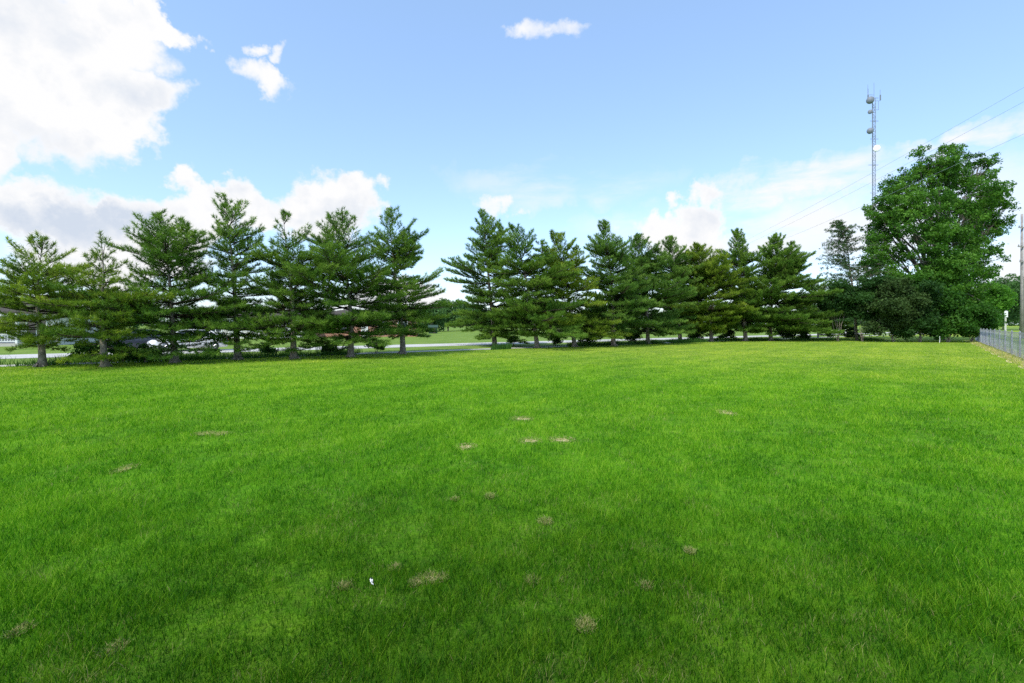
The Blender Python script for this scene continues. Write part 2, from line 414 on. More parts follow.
# ------------------------------------------------------------------ leaves and needles
def needles(name, P, Dr, tint, m, parent, per=14, ln=.125, wd=.013, spread=.75, seed=0):
    r = np.random.default_rng(seed); n = len(P); T = n*per
    p = np.repeat(P, per, 0); d = np.repeat(Dr, per, 0)
    q = d + r.normal(size=(T,3))*spread; q /= np.linalg.norm(q, axis=1)[:,None]
    L = ln*(.6+.7*r.random(T))[:,None]
    sd = np.cross(q, r.normal(size=(T,3))); sd /= np.linalg.norm(sd, axis=1)[:,None]+1e-9
    base = p + d*(r.random(T)[:,None]-.5)*.10
    V = np.zeros((T,3,3)); V[:,0] = base-sd*wd*.5; V[:,1] = base+q*L; V[:,2] = base+sd*wd*.5
    tt = np.clip(np.repeat(tint, per)+(r.random(T)-.5)*.25, 0, 1)
    return tri_mesh(name, V.reshape(-1,3), 3, [(0,2,1)], m, parent, {'tint': np.repeat(tt,3)})
def leaves(name, P, tint, m, parent, per=12, rad_=.35, size=.16, seed=0, droop=0, asp=.55):
    r = np.random.default_rng(seed); n = len(P); T = n*per
    off = r.normal(size=(T,3)); off = off/ (np.linalg.norm(off,axis=1)[:,None]+1e-9)*(r.random(T)[:,None]**.6)*rad_
    off[:,2] *= .75
    c = np.repeat(P, per, 0)+off
    a = r.normal(size=(T,3)); a[:,2] -= droop; a /= np.linalg.norm(a,axis=1)[:,None]
    b = np.cross(a, r.normal(size=(T,3))+np.array([0,0,.6])); b /= np.linalg.norm(b,axis=1)[:,None]+1e-9
    s = size*(.6+.8*r.random(T))[:,None]
    V = np.zeros((T,4,3)); V[:,0] = c-a*s*.5; V[:,1] = c+b*s*.5*asp; V[:,2] = c+a*s*.5; V[:,3] = c-b*s*.5*asp
    tt = np.clip(np.repeat(tint, per)+(r.random(T)-.5)*.3, 0, 1)
    return tri_mesh(name, V.reshape(-1,3), 4, [(0,1,2,3)], m, parent, {'tint': np.repeat(tt,4)})

def pine(px, py, tx, ty, R, label, m='pine', zb=1.0, power=.8, seed=0, sparse=0, leaders=1, Yo=None, side=0, per=19, group='pines in the row along the back of the lawn', whorl=.31, topthin=.0):
    power *= .88; zb *= .86
    rnd = random.Random(seed)
    Yd = Yo or gy(py); base = pt(px, Yd)
    H = EYE+(HZ-ty)/F*Yd; lean = (tx-px)/F*Yd
    root = empty('pine_tree', base); tag(root, label, 'tree', group)
    r0 = .085+.011*H
    def axis(z):
        t = z/H; return Vector((lean*t**1.4+.05*math.sin(t*7+seed), .06*math.sin(t*5+seed*2), z))
    tr = MB(); nz = 14
    whorl *= (Yd/26)**.25
    pts = [axis(H*i/nz) for i in range(nz+1)]
    rs = [max(.012, r0*(1-i/nz)**1.25)*(1.45 if i == 0 else 1) for i in range(nz+1)]
    pts.insert(1, axis(.18)); rs.insert(1, r0*1.08); tr.tube(pts, rs, 9); lm = MB()
    R *= 1.34
    for k in range(5):       # root flare
        a = k*1.256+seed; tr.tube([(math.cos(a)*r0*.5, math.sin(a)*r0*.5, .16), (math.cos(a)*r0*1.9, math.sin(a)*r0*1.9, -.02)], [r0*.38, r0*.15], 5)
    P = []; Dr = []; T = []
    def tuft(p, d, t): P.append(tuple(p)); Dr.append(tuple(d)); T.append(t)
    lob = [(rnd.uniform(0, 6.28), rnd.uniform(.6, 1.4)) for _ in range(6)]
    def branch(o, az, el, L, rb, zt):
        nseg = 5; pts = [o]; d = Vector((math.cos(az)*math.cos(el), math.sin(az)*math.cos(el), math.sin(el)))
        wig = rnd.uniform(-.25, .25)
        for i in range(nseg):
            az2 = az+wig*(i/nseg); e2 = el - .10*(1-zt)*math.sin(i/nseg*3.1) + (.38*(i/nseg)**2)
            dd = Vector((math.cos(az2)*math.cos(e2), math.sin(az2)*math.cos(e2), math.sin(e2)))
            pts.append(pts[-1]+dd*L/nseg)
        lm.tube(pts, [rb*(1-i/(nseg+.6)) for i in range(nseg+1)], 4, False)
        def at(t):
            f = t*nseg; i = min(int(f), nseg-1); return pts[i].lerp(pts[i+1], f-i), (pts[i+1]-pts[i]).normalized()
        tone = rnd.gauss(0, .10)
        s = .14 if L > 1 else .1; step = .12/L
        t = s; sd = 1
        while t < 1:
            p, dd = at(t); sd = -sd
            side_ = dd.cross(Vector((0,0,1))).normalized()*sd
            bl = L*(.38*(1-t)**.7+.06)*rnd.uniform(.7, 1.25)*(1.0 if t > .3 else .8)
            bd = (dd*.75+side_*rnd.uniform(.6, 1.0)+Vector((0,0,rnd.uniform(-.05,.3)))).normalized()
            nt_ = max(1, int(bl/.12))
            for k in range(nt_):
                f = (k+1)/nt_
                if nt_ > 3 and f < .3: continue
                q = p+bd*bl*f+Vector((0,0,.10*bl*f*f))
                td = (bd+Vector((rnd.gauss(0,.25), rnd.gauss(0,.25), .25+.25*f))).normalized()
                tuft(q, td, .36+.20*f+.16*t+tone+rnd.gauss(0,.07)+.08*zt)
            if bl > .35: lm.tube([p, p+bd*bl*.8], [rb*.28, .004], 3, False)
            t += step
        p, dd = at(1.0); tuft(p, (dd+Vector((0,0,.3))).normalized(), .62+tone); tuft(p-dd*.08, dd, .6+tone)
    def crown(axisf, z0, z1, R, whorl):
        z = z0; wi = 0
        while z < z1-.12:
            t = (z-z0)/(z1-z0)
            prof = R*(1-t)**power*(1-.38*max(0, 1-t/.13))*(1+.16*math.sin(z*2.2+seed)) + .10
            nbr = rnd.choice((5,6,6,7)) if t < .75 else rnd.choice((3,4,5))
            a0 = rnd.uniform(0, 6.28)
            for k in range(nbr):
                if rnd.random() < .13+.12*t+sparse*(.35+.65*t)+(topthin+.25)*max(0, t-.5): continue
                az = a0+k*6.283/nbr+rnd.gauss(0, .2)
                lf = 1.0
                for la, lv in lob: lf *= 1+(lv-1)*max(0, math.cos(az-la+z*.8))*.7
                if side: lf *= 1+side*math.cos(az)
                L = min(max(.16, prof*lf*rnd.uniform(.55, 1.15)), 1.0*(z1-z)+.12)
                el = rad(-5+20*t+(38*t*t)+rnd.gauss(0, 9))+(.18 if t > .8 else 0)
                branch(axisf(min(z1-.1, z+rnd.uniform(-.15, .15))), az, el, L, .012+.012*L, t)
            z += whorl*rnd.uniform(.75, 1.25)*(1-.25*t); wi += 1
        # the leader
        for k in range(7):
            zz = z1-.42+k*.07; tuft(axisf(zz), Vector((rnd.gauss(0,.3), rnd.gauss(0,.3), 1)).normalized(), .5)
    crown(axis, zb, H, R, whorl)
    for j in range(leaders-1):       # secondary upright leaders
        a = rnd.uniform(0, 6.28); zs = H*rnd.uniform(.5, .62); z1 = H*rnd.uniform(.86, .94); off = rnd.uniform(.6, 1.0)*(R*.33)
        if j == 0: a = (0 if side >= 0 else math.pi)+rnd.gauss(0,.3)
        o0 = axis(zs)
        f = lambda z, o0=o0, a=a, off=off, zs=zs, z1=z1: o0+Vector((math.cos(a)*off*min(1,(z-zs)/(z1-zs)*1.8), math.sin(a)*off*min(1,(z-zs)/(z1-zs)*1.8), z-zs))
        tr.tube([f(zs+(z1-zs)*i/6) for i in range(7)], [.05*(1-i/6.6) for i in range(7)], 5)
        crown(f, zs+.5, z1, R*.34, whorl*.9)
    tr.build('trunk', M['bark'], root, True); lm.build('limbs', M['limb'], root, True)
    ws = max(1, Yd/26)
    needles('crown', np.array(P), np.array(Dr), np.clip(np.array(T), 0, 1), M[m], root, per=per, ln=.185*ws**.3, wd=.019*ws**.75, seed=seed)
    return root

PL = [
 (40,367,40,238,2.25,'leftmost pine of the row, broad and yellowish green over a thick lit trunk','pine_warm',1.25,.62,dict(topthin=.5)),
 (105,367,99,233,2.2,'pine with a thin bare leader sticking up, low boughs hiding most of its trunk','pine_warm',.55,.95,dict(sparse=.12,topthin=.9)),
 (175,363,160,214,2.5,'pine in front of the white car, bushy dark round-topped crown','pine',1.15,.62,dict(leaders=2,side=.12)),
 (238,360,226,198,2.6,'tallest pine of the left-hand group, tall pointed top, fourth from the left','pine',1.3,.72,dict(side=.1)),
 (295,359,283,212,2.3,'slim pine with an open airy top, fifth from the left','pine',1.3,.85,dict(topthin=.5,leaders=1)),
 (351,357,342,214,2.7,'pine in front of the brick house, sixth from the left, with upright twin tops','pine',1.35,.66,dict(leaders=2,side=-.1)),
 (402,354,388,211,3.0,'last pine before the gap, long low bough reaching right over the road view','pine',1.6,.66,dict(leaders=2,side=.1)),
 (494,346,481,211,3.1,'first pine right of the gap, tall with boughs sweeping down to the left','pine',1.0,.78,dict(leaders=2,side=.04)),
 (537,348,512,226,3.0,'pine with a bent top leaning left, second right of the gap','pine',1.2,.62,dict(leaders=2,side=.1)),
 (575,347,552,234,2.9,'broad shorter pine with a flat fuzzy top, third right of the gap','pine_warm',1.3,.55,dict(leaders=3,side=.05)),
 (614,346,606,222,3.1,'pine with a dark compact spire and a pale straight trunk','pine_blue',1.5,.85,dict(leaders=1)),
 (648,344,638,236,3.2,'bluish pine with a tufted open top, fifth right of the gap','pine_blue',1.2,.6,dict(leaders=2)),
 (680,341.6,670,238,3.3,'bluish green pine with narrow twin tips, sixth right of the gap','pine_blue',1.4,.66,dict(leaders=2)),
 (711,341.4,695,245,3.4,'lighter green pine in front of the white cloud, low soft top','pine_warm',1.3,.58,dict(leaders=2)),
 (745,341,737,230,3.7,'dark tall pine with a rounded pointed top, second from the right end of the row','pine',1.6,.72,dict(leaders=1)),
 (771,340.8,776,236,4.4,'rightmost pine of the row, dark layered boughs reaching right in shelves','pine',1.3,.66,dict(leaders=2,side=.22,sparse=.05)),
]
for i, (px, py, tx, ty, R, lab, m, zb, pw, kw) in enumerate(PL):
    pine(px, py, tx, ty, R, lab, m, zb, pw, seed=i+1, **kw)
pine(806,338.5,818,276,4.6,'low spreading dark pine with bare shelf-like boughs, right of the pine row','pine_blue',1.6,.5,seed=41,sparse=.3,group='pines in the row along the back of the lawn',whorl=.6,side=.15)

# ------------------------------------------------------------------ broadleaf trees and shrubs
def broad(name, base, blobs, label, cat, m, bark='bark_grey', trunk_r=.3, per=12, size=.17, dens=6.0, crad=.38, seed=0, group=None, fork=.25, stems=1, shell=.55, tone=0, droop=0, asp=.55, sub=0, subr=.42):
    """blobs: (x,y,z,rx,ry,rz) relative to the base"""
    rnd = random.Random(seed); r = np.random.default_rng(seed)
    root = empty(name, base); tag(root, label, cat, group)
    tr = MB(); P = []; T = []
    top = max(b[2] for b in blobs); fz = top*fork
    if stems == 1:
        tr.tube([(0,0,-.05),(0,0,.3),(.04*fz,0,fz*.6),(0,.02*fz,fz)], [trunk_r*1.35, trunk_r, trunk_r*.85, trunk_r*.75], 10)
    for bi, (x, y, z, rx, ry, rz) in enumerate(blobs):
        c = Vector((x, y, z))
        s = Vector((0,0,fz)) if stems == 1 else Vector((rnd.uniform(-.1,.1), rnd.uniform(-.1,.1), 0))
        mid = s.lerp(c, .5)+Vector((-x*.12, -y*.12, z*.06))+Vector((rnd.gauss(0,.03),rnd.gauss(0,.03),0))*top*.4
        e = c+Vector((0,0,rz*.3)); rl = trunk_r*(.55 if stems == 1 else .35)*min(1, (rx*rz)**.5/ (top*.14)+.25)
        pts = []
        for k in range(8):
            t = k/7; pts.append((1-t)**2*s+2*t*(1-t)*mid+t*t*e+Vector((rnd.gauss(0,.012),rnd.gauss(0,.012),0))*top*(t>0)*(t<1))
        tr.tube(pts, [rl*(1-.85*k/7) for k in range(8)], 6, False)
        if sub:
            v = r.normal(size=(sub,3)); v /= np.linalg.norm(v,axis=1)[:,None]
            cs = v*(.35+.65*r.random(sub)[:,None])*np.array([rx,ry,rz])+np.array([x,y,z])
            for ci in cs:
                ci[2] = max(ci[2], .3); sr = np.array([rx,ry,rz])*subr*(.65+.7*r.random()); nn = max(4, int(dens*(sr[0]*sr[1]*sr[2])**(2/3)*4))
                vv = r.normal(size=(nn,3)); vv /= np.linalg.norm(vv,axis=1)[:,None]; q = vv*(r.random(nn)**.45)[:,None]*sr*np.array([1.15,1.15,.8])+ci
                P.append(q); T.append(np.clip(.42+.16*vv[:,2]+tone+rnd.gauss(0,.10)+r.normal(size=nn)*.09, 0, 1))  # upper side of each clump tinted lighter, top shading put into the colour
                j = pts[rnd.randrange(4,8)]; b = Vector(ci); mm = Vector(j).lerp(b,.5)+Vector((rnd.gauss(0,.1),rnd.gauss(0,.1),.1))*rz*.3
                tr.tube([j, mm, b], [rl*.18+.01, rl*.1+.008, .008], 4, False)
                for _ in range(4): tr.tube([mm.lerp(b,.6), Vector(q[rnd.randrange(nn)])], [.018, .006], 3, False)
            continue
        n = max(4, int(dens*(rx*ry*rz)**(2/3)*4))
        v = r.normal(size=(n,3)); v /= np.linalg.norm(v,axis=1)[:,None]
        rr = np.where(r.random(n) < shell, .82+.25*r.random(n), r.random(n)**.5)
        # bumpy outline
        bump = 1+.16*np.sin(v[:,0]*5+seed+bi)*np.cos(v[:,2]*6+bi)+.10*np.sin(v[:,1]*11+bi*2)
        q = v*(rr*bump)[:,None]*np.array([rx,ry,rz])+np.array([x,y,z])
        q[:,2] = np.maximum(q[:,2], .12)
        P.append(q); T.append(np.clip(.42+.18*v[:,2]*(rr)+tone+rnd.gauss(0,.06)+r.normal(size=n)*.09, 0, 1))  # tint rises with the upward direction: painted shading, lighter on top
        for k in range(min(14, max(3, n//14))):
            j = rnd.randrange(n); a = pts[rnd.randrange(4, 8)]; b = Vector(q[j])
            tr.tube([a, a.lerp(b,.5)+Vector((0,0,.05*rz)), b], [rl*.16+.006, rl*.10+.005, .004], 4, False)
    tr.build('trunk' if stems == 1 else 'stems', M[bark], root, True)
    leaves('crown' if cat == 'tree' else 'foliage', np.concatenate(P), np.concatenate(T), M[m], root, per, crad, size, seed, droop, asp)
    return root

YB = 57.0
B0 = pt(940, YB)
def bl(px, py, r_, ry=None, dy=0, rzf=.9):     # photo px -> blob relative to the big tree
    if px > 945: px = 945+(px-945)*.88
    if px < 900: px += 6
    p = pt(px, YB+dy, py); rr = r_/F*YB
    return (p.x-B0.x, dy, p.z, rr, (ry or rr), rr*rzf)
rb = random.Random(3)
big = [bl(950,172,30),bl(918,180,24),bl(983,185,24),bl(890,203,20),bl(900,190,17),bl(880,212,18),bl(928,168,16),bl(925,205,30,dy=-3),bl(965,205,28,dy=-3),bl(1000,215,17),
       bl(880,232,24,dy=-1),bl(912,240,28,dy=-4),bl(950,240,30,dy=-3),bl(985,245,24,dy=-1),bl(860,270,12,dy=-2),bl(880,290,20,dy=-5),bl(915,300,24,dy=-5),bl(955,310,22,dy=-5),bl(870,262,16,dy=-3),bl(945,285,22,dy=-5),bl(868,208,11),bl(872,245,16),
       bl(885,262,24,dy=-2),bl(925,270,28,dy=-4.5),bl(965,275,28,dy=-4),bl(984,266,14,dy=-1),bl(900,292,26,dy=-4),bl(940,300,30,dy=-5),bl(970,300,22,dy=-4),
       bl(935,160,18),bl(960,157,18),bl(985,165,15),bl(975,200,24),bl(880,225,20),bl(1002,222,8),bl(905,187,14),bl(996,200,12),bl(950,215,26,dy=3),bl(920,225,26,dy=3),bl(980,225,22,dy=3),bl(935,260,28,dy=3)]
broad('broadleaf_tree', B0, big, 'huge dark green broadleaf tree towering over the right end of the lawn', 'tree', 'leaf_big', trunk_r=.42, per=14, size=.24, dens=6, crad=.38, seed=5, fork=.12, sub=13, subr=.32)
# light green tree right of it, behind the fence end
B1 = pt(985, 55)
def blr(B, Y, px, py, r_, dy=0, f=.9): p = pt(px, Y, py); rr = r_/F*Y; return (p.x-B.x, dy, p.z, rr, rr, rr*f)
broad('broadleaf_tree', B1, [blr(B1,55,*q) for q in ((965,290,22),(983,283,17),(994,293,13),(975,310,22),(990,310,15),(955,315,18),(1000,302,8),(940,318,16))],
      'lower light green tree at the far end of the fence', 'tree', 'leaf_light', trunk_r=.16, per=14, size=.24, dens=8, crad=.45, seed=6, fork=.2, sub=7, subr=.5)
# grey feathery tree on the left of the big one
B2 = pt(857, 54)
def sweep_tree():
    rnd = random.Random(12); root = empty('sparse_tree', B2)
    tag(root, 'thin greyish feathery tree with sweeping see-through branches left of the huge tree', 'tree')
    tr = MB(); P = []; T = []
    H = EYE+(HZ-222)/F*54
    ax = lambda z: Vector((-(z/H)**1.5*1.6, .1*math.sin(z), z))
    tr.tube([ax(H*i/10) for i in range(11)], [.16*(1-i/10.6) for i in range(11)], 7)
    z = 3.0
    while z < H-.2:
        t = (z-3)/(H-3)
        for k in range(3):
            az = rnd.choice((math.pi, math.pi, math.pi, 0))+rnd.gauss(0, .7); L = (3.6*(1-t)**.5+.5)*rnd.uniform(.6, 1.15); el = rad(rnd.uniform(18, 42)); wob = rnd.uniform(-.3,.3)
            p = ax(z); pts = [p]
            for i in range(7):
                e2 = el-.75*(i/7)**1.3; p = p+Vector((math.cos(az+wob*i/7)*math.cos(e2), math.sin(az+wob*i/7)*math.cos(e2), math.sin(e2)))*L/7; pts.append(p)
                for _ in range(3):
                    b = p+Vector((rnd.gauss(0,.16), rnd.gauss(0,.2), rnd.gauss(0,.10)))*(1.0)
                    P.append(tuple(b)); T.append(.4+rnd.gauss(0,.12))
                    if _ < 3: tr.tube([p, b+Vector((0,0,-.08))], [.012, .004], 3, False)
            tr.tube(pts, [.035*(1-i/8) for i in range(8)], 4, False)
        z += .27
    tr.build('trunk', M['bark'], root, True)
    leaves('crown', np.array(P), np.array(T), M['grey_leaf'], root, 10, .18, .15, 12, .3, .35)
sweep_tree()
# shrub mass at the foot of the big tree: each shrub a thing
SH = [ # px, base Y, [(px,py,r)...], material, label
 (838,52,[(838,302,14),(826,299,10),(848,306,12),(845,295,12),(832,308,7)],'leaf_dark','dark shrub directly right of the pine row, left end of the thicket'),
 (862,51,[(862,302,16),(874,287,14),(858,312,9),(878,312,12)],'leaf_dark','tall dark shrub under the feathery tree'),
 (892,49.5,[(886,302,18),(900,290,12),(900,303,16),(893,320,16),(880,322,12),(905,320,14)],'twig_brown','brownish twiggy shrub in the middle of the thicket'),
 (920,49,[(915,322,14),(925,296,15),(928,318,14),(922,307,12),(905,330,8),(934,328,9)],'leaf_dark','dark green shrub right of the brownish shrub'),
 (948,48.5,[(942,318,13),(950,300,14),(955,322,14),(950,308,12),(938,330,8),(965,328,9)],'leaf','mid green shrub at the foot of the huge tree'),
 (972,48.5,[(970,322,12),(980,316,12),(985,326,9),(965,331,7)],'leaf','light green shrub beside the far end of the fence'),
]
for i, (px, Yd, bs, m, lab) in enumerate(SH):
    B = pt(px, Yd)
    broad('shrub', B, [blr(B, Yd, a, b, c, 0, .95) for a, b, c in bs], lab, 'shrub', m, 'bark', .12, 15, .24 if m != 'twig_brown' else .22, 20, .42, 60+i, 'shrubs in the thicket at the back right of the lawn', stems=2, sub=9, subr=.5)
# small bushes in front gap and under the pines
BU = [(896-0,341,6,0,'leaf_dark',None)]
SB = [ # px, Y, radius m, label, material
 (828,66,.9,'small round dark bush seen in the gap right of the pine row','leaf_dark'),
 (852,60,1.0,'low dark bush in the gap at the foot of the feathery tree','leaf_dark'),
 (92,21.6,.62,'low bush at the left foot of the pine with the bare leader','weed'),
 (122,22.0,.70,'low bush at the right foot of the pine with the bare leader','weed'),
 (146,22.8,.55,'small bush between the second and third pines','weed'),
 (213,26,.26,'leafy sapling bush right of the pine in front of the white car','weed'),
 (268,27.5,.42,'low bush between the fourth and fifth pines','weed'),
 (330,29,.45,'low bush between the fifth and sixth pines','leaf_dark'),
 (376,31,.55,'leafy bush between the sixth and seventh pines','weed'),
 (585,42,.85,'low bush behind the broad flat-topped pine','leaf_dark'),
 (556,41,.6,'low bush between the second and third pines right of the gap','weed'),
 (632,45,.7,'low bush between the two bluest pines','leaf_dark'),
 (695,55,.85,'low bush left of the lighter green pine','leaf_dark'),
 (727,56,.9,'low bush right of the lighter green pine','leaf_dark'),
 (786,57,1.1,'low dark bush at the foot of the rightmost pine','leaf_dark'),
 (803,55,.9,'dark bush at the foot of the low spreading pine','leaf_dark'),
 (513,42.5,.6,'low bush between the first two pines right of the gap','weed'),
]
for i, (px, Yd, r_, lab, m) in enumerate(SB):
    B = pt(px, Yd)
    broad('bush', B, [(-.35*r_,0,r_*.75,r_*.8,r_*.7,r_*.65),(.45*r_,.1,r_*.6,r_*.7,r_*.6,r_*.55),(0.1*r_,-.1,r_*1.15,r_*.55,r_*.5,r_*.5)], lab, 'bush', m, 'bark', .06, 12, .13, 45, .20, 90+i, 'low bushes along the tree row', stems=2, sub=6, subr=.5)

# trees far beyond
FT = [ # px, Y, height m, width m, label
 (448,130,9,9,'rounded far tree seen through the gap in the pine row, left one'),
 (466,150,10,10,'rounded far tree seen through the gap in the pine row, middle one'),
 (482,140,8,9,'rounded far tree seen through the gap in the pine row, right one'),
 (432,118,7,7,'small far tree beside the green shed'),
 (1003,170,20,16,'far tree behind the light green tree, left of the utility pole'),
 (1020,150,17,15,'far tree behind the utility pole at the right edge'),
 (1042,160,17,16,'far tree at the right edge beyond the fence'),
 (820,160,10,14,'far tree seen low through the gap right of the pine row'),
 (850,170,11,14,'far tree behind the two white posts'),
 (305,120,9,10,'far tree behind the pines, left of the brick house roof'),
 (412,125,8,9,'far tree behind the last pine before the gap'),
 (60,75,7,8,'far tree behind the white porch house, right side'),
 (-10,80,8,9,'far tree behind the white porch house, left side'),
 (120,90,8,10,'far tree behind the pine with the bare leader'),
 (240,100,8,10,'far tree behind the tallest left pine'),
 (600,170,9,14,'far tree low behind the dark spire pine'),
 (680,180,9,15,'far tree low behind the bluish pines'),
 (750,180,9,15,'far tree low behind the dark tall pine'),
 (530,165,9,14,'far tree low behind the pine with the bent top'),
]
for i, (px, Yd, H, W, lab) in enumerate(FT):
    B = pt(px, Yd); rnd = random.Random(i)
    bs = [(rnd.uniform(-.25,.25)*W, rnd.uniform(-.2,.2)*W, H*rnd.uniform(.2,.76), W*rnd.uniform(.2,.32), W*.25, H*rnd.uniform(.18,.25)) for _ in range(9)]
    broad('far_tree', B, bs, lab, 'tree', 'leaf_far', 'bark_grey', .2, 12, .5, 3.5, .8, 130+i, 'far trees beyond the road and field')

# distant woodland closing the horizon
rw = np.random.default_rng(77); nw_ = 11000
Xw = rw.uniform(-750, 750, nw_); top_ = 9+9*fbm(Xw, Xw*0, 60, 3)+3*vn(Xw, 0*Xw, 9, 5)
Pw = np.stack([Xw, 520+rw.normal(size=nw_)*14+40*vn(Xw, 0*Xw, 200, 2), top_*rw.random(nw_)**.7], 1)
tag(leaves('distant_woodland', Pw, np.clip(.25+.4*Pw[:,2]/16+rw.normal(size=nw_)*.08, 0, 1), M['leaf_far'], None, 9, 3.2, 2.0, 78), 'low distant woodland along the horizon', 'woodland', kind='stuff')
# ------------------------------------------------------------------ communications tower
TP = pt(873.5, 150)
TH = EYE+(HZ-98)/F*150
tw = empty('radio_tower', TP); tag(tw, 'tall slender grey lattice radio mast with dish antennas rising behind the huge tree', 'tower')
lt = MB(); TR = .5; seg = 1.5; nseg = int(TH/seg)
lp = [(TR*math.cos(a), TR*math.sin(a)) for a in (rad(90), rad(210), rad(330))]
for x, y in lp: lt.tube([(x,y,0),(x,y,TH)], .075, 5)
for i in range(nseg):
    z = i*seg
    for k in range(3):
        a, b = lp[k], lp[(k+1)%3]
        if i % 2: a, b = b, a
        lt.tube([(a[0],a[1],z),(b[0],b[1],z+seg)], .06, 3, False); lt.tube([(a[0],a[1],z),(b[0],b[1],z)], .05, 3, False)
lt.build('lattice_mast', M['mast'], tw)
def zpx(py): return EYE+(HZ-py)/F*150
def drum(px, py, r, name, m, off=-1.6, dep=.8):
    z = zpx(py); x = (px-873.5)/F*150
    d = MB(); c = Vector((x, -.5, z)); ax = Vector((-.5,-.85,0)).normalized()
    d.tube([c-ax*dep*.5, c-ax*dep*.2, c+ax*dep*.3, c+ax*dep*.5], [r*.55, r, r, r*.9], 18)
    o = d.build(name, m, tw, True)
    MB().tube([(0,0,z),(x,-.3,z)], .07, 5).build('mounting_arm', M['mast'], tw)
drum(869, 101, 1.05, 'dish_antenna', M['dish'], dep=1.3)
drum(869, 112.5, .65, 'dish_antenna', M['dish'], dep=.5)
drum(869, 131.5, .9, 'dish_antenna', M['dish'], dep=1.1)
drum(875.5, 149, 1.0, 'dish_antenna', M['dishw'], dep=.4)
for x, z0, z1 in ((-1.8, 98, 89), (0, 98, 83), (1.9, 101, 90), (1.4,110,101), (-1.9,95,85)):
    w = MB(); w.tube([(x*1.0,-.2,zpx(z0)),(x*1.0,-.2,zpx(z1))], .05, 5); w.tube([(0,0,zpx(z0)),(x,-.2,zpx(z0))], .05, 4); w.build('whip_antenna', M['mast'], tw)
for z in (98, 121, 139, 165, 193): 
    MB().tube([(-1.6 if z == 165 else -1,0,zpx(z)),(1.5,0,zpx(z))], .07, 5).build('crossbar', M['mast'], tw)
for x in (-1.9, 1.9): MB().box((x,-.3,zpx(98)), (.3,.2,1.6)).build('panel_antenna', M['dish'], tw)

# ------------------------------------------------------------------ utility poles and cables
def util_pole(loc, H, rz, label, arms, r=.15, bent=False):
    u = empty('utility_pole', loc, rz); tag(u, label, 'utility pole', 'utility poles')
    MB().tube([(0,0,-.05),(0,0,H*.5),(0,0,H)], [r*1.25, r, r*.75], 10).build('pole', M['wood'], u, True)
    for z, hw in arms:
        MB().box((0,-r-.05,z), (hw*2,.11,.14)).build('crossarm', M['wood'], u)
        for x in (-hw*.9, -hw*.4, hw*.4, hw*.9):
            MB().tube([(x,-r-.05,z+.07),(x,-r-.05,z+.14),(x,-r-.05,z+.22),(x,-r-.05,z+.28)], [.03,.07,.05,.03], 8).build('insulator', M['ceramic'], u, True)
    return u
UP = pt(1022, 62)
util_pole(UP, EYE+(HZ-214)/F*62, rad(15), 'tall wooden utility pole with short crossarms at the right edge of the photo', [(EYE+(HZ-228)/F*62, 1.0), (EYE+(HZ-247)/F*62, 1.1), (EYE+(HZ-262)/F*62, .8)], .16)
U2 = Vector((31.5, 100, 0)); U1 = Vector((20.9, 12.5, 0))
util_pole(U2, 12.0, rad(-7), 'distant utility pole hidden behind the pine row', [(11.4, 1.2)])
U3 = pt(818, 66)
util_pole(U3, EYE+(HZ-283)/F*66, rad(-7), 'thin utility pole showing between the boughs right of the pine row', [(EYE+(HZ-286)/F*66, .7)], .10)
def cable(a, b, sag, label, r=.006):
    pts = []
    for i in range(41):
        t = i/40; p = a.lerp(b, t); pts.append((p.x, p.y, p.z-sag*4*t*(1-t)))
    o = MB().tube(pts, r, 5).build('power_line', M['cable']); tag(o, label, 'power line', 'power lines crossing the sky'); return o
for k, (dz, dx, lab) in enumerate(((.35, 0,'highest power line crossing the sky at the upper right'), (-.45,-.3,'middle power line crossing the sky at the upper right'), (-1.6,.3,'lowest power line, passing nearest the huge tree top'))):
    cable(Vector((U1.x+dx, U1.y, 12.0+dz)), Vector((U2.x-1+dx*1.0+k*.9, U2.y, 11.75)), 1.2, lab)

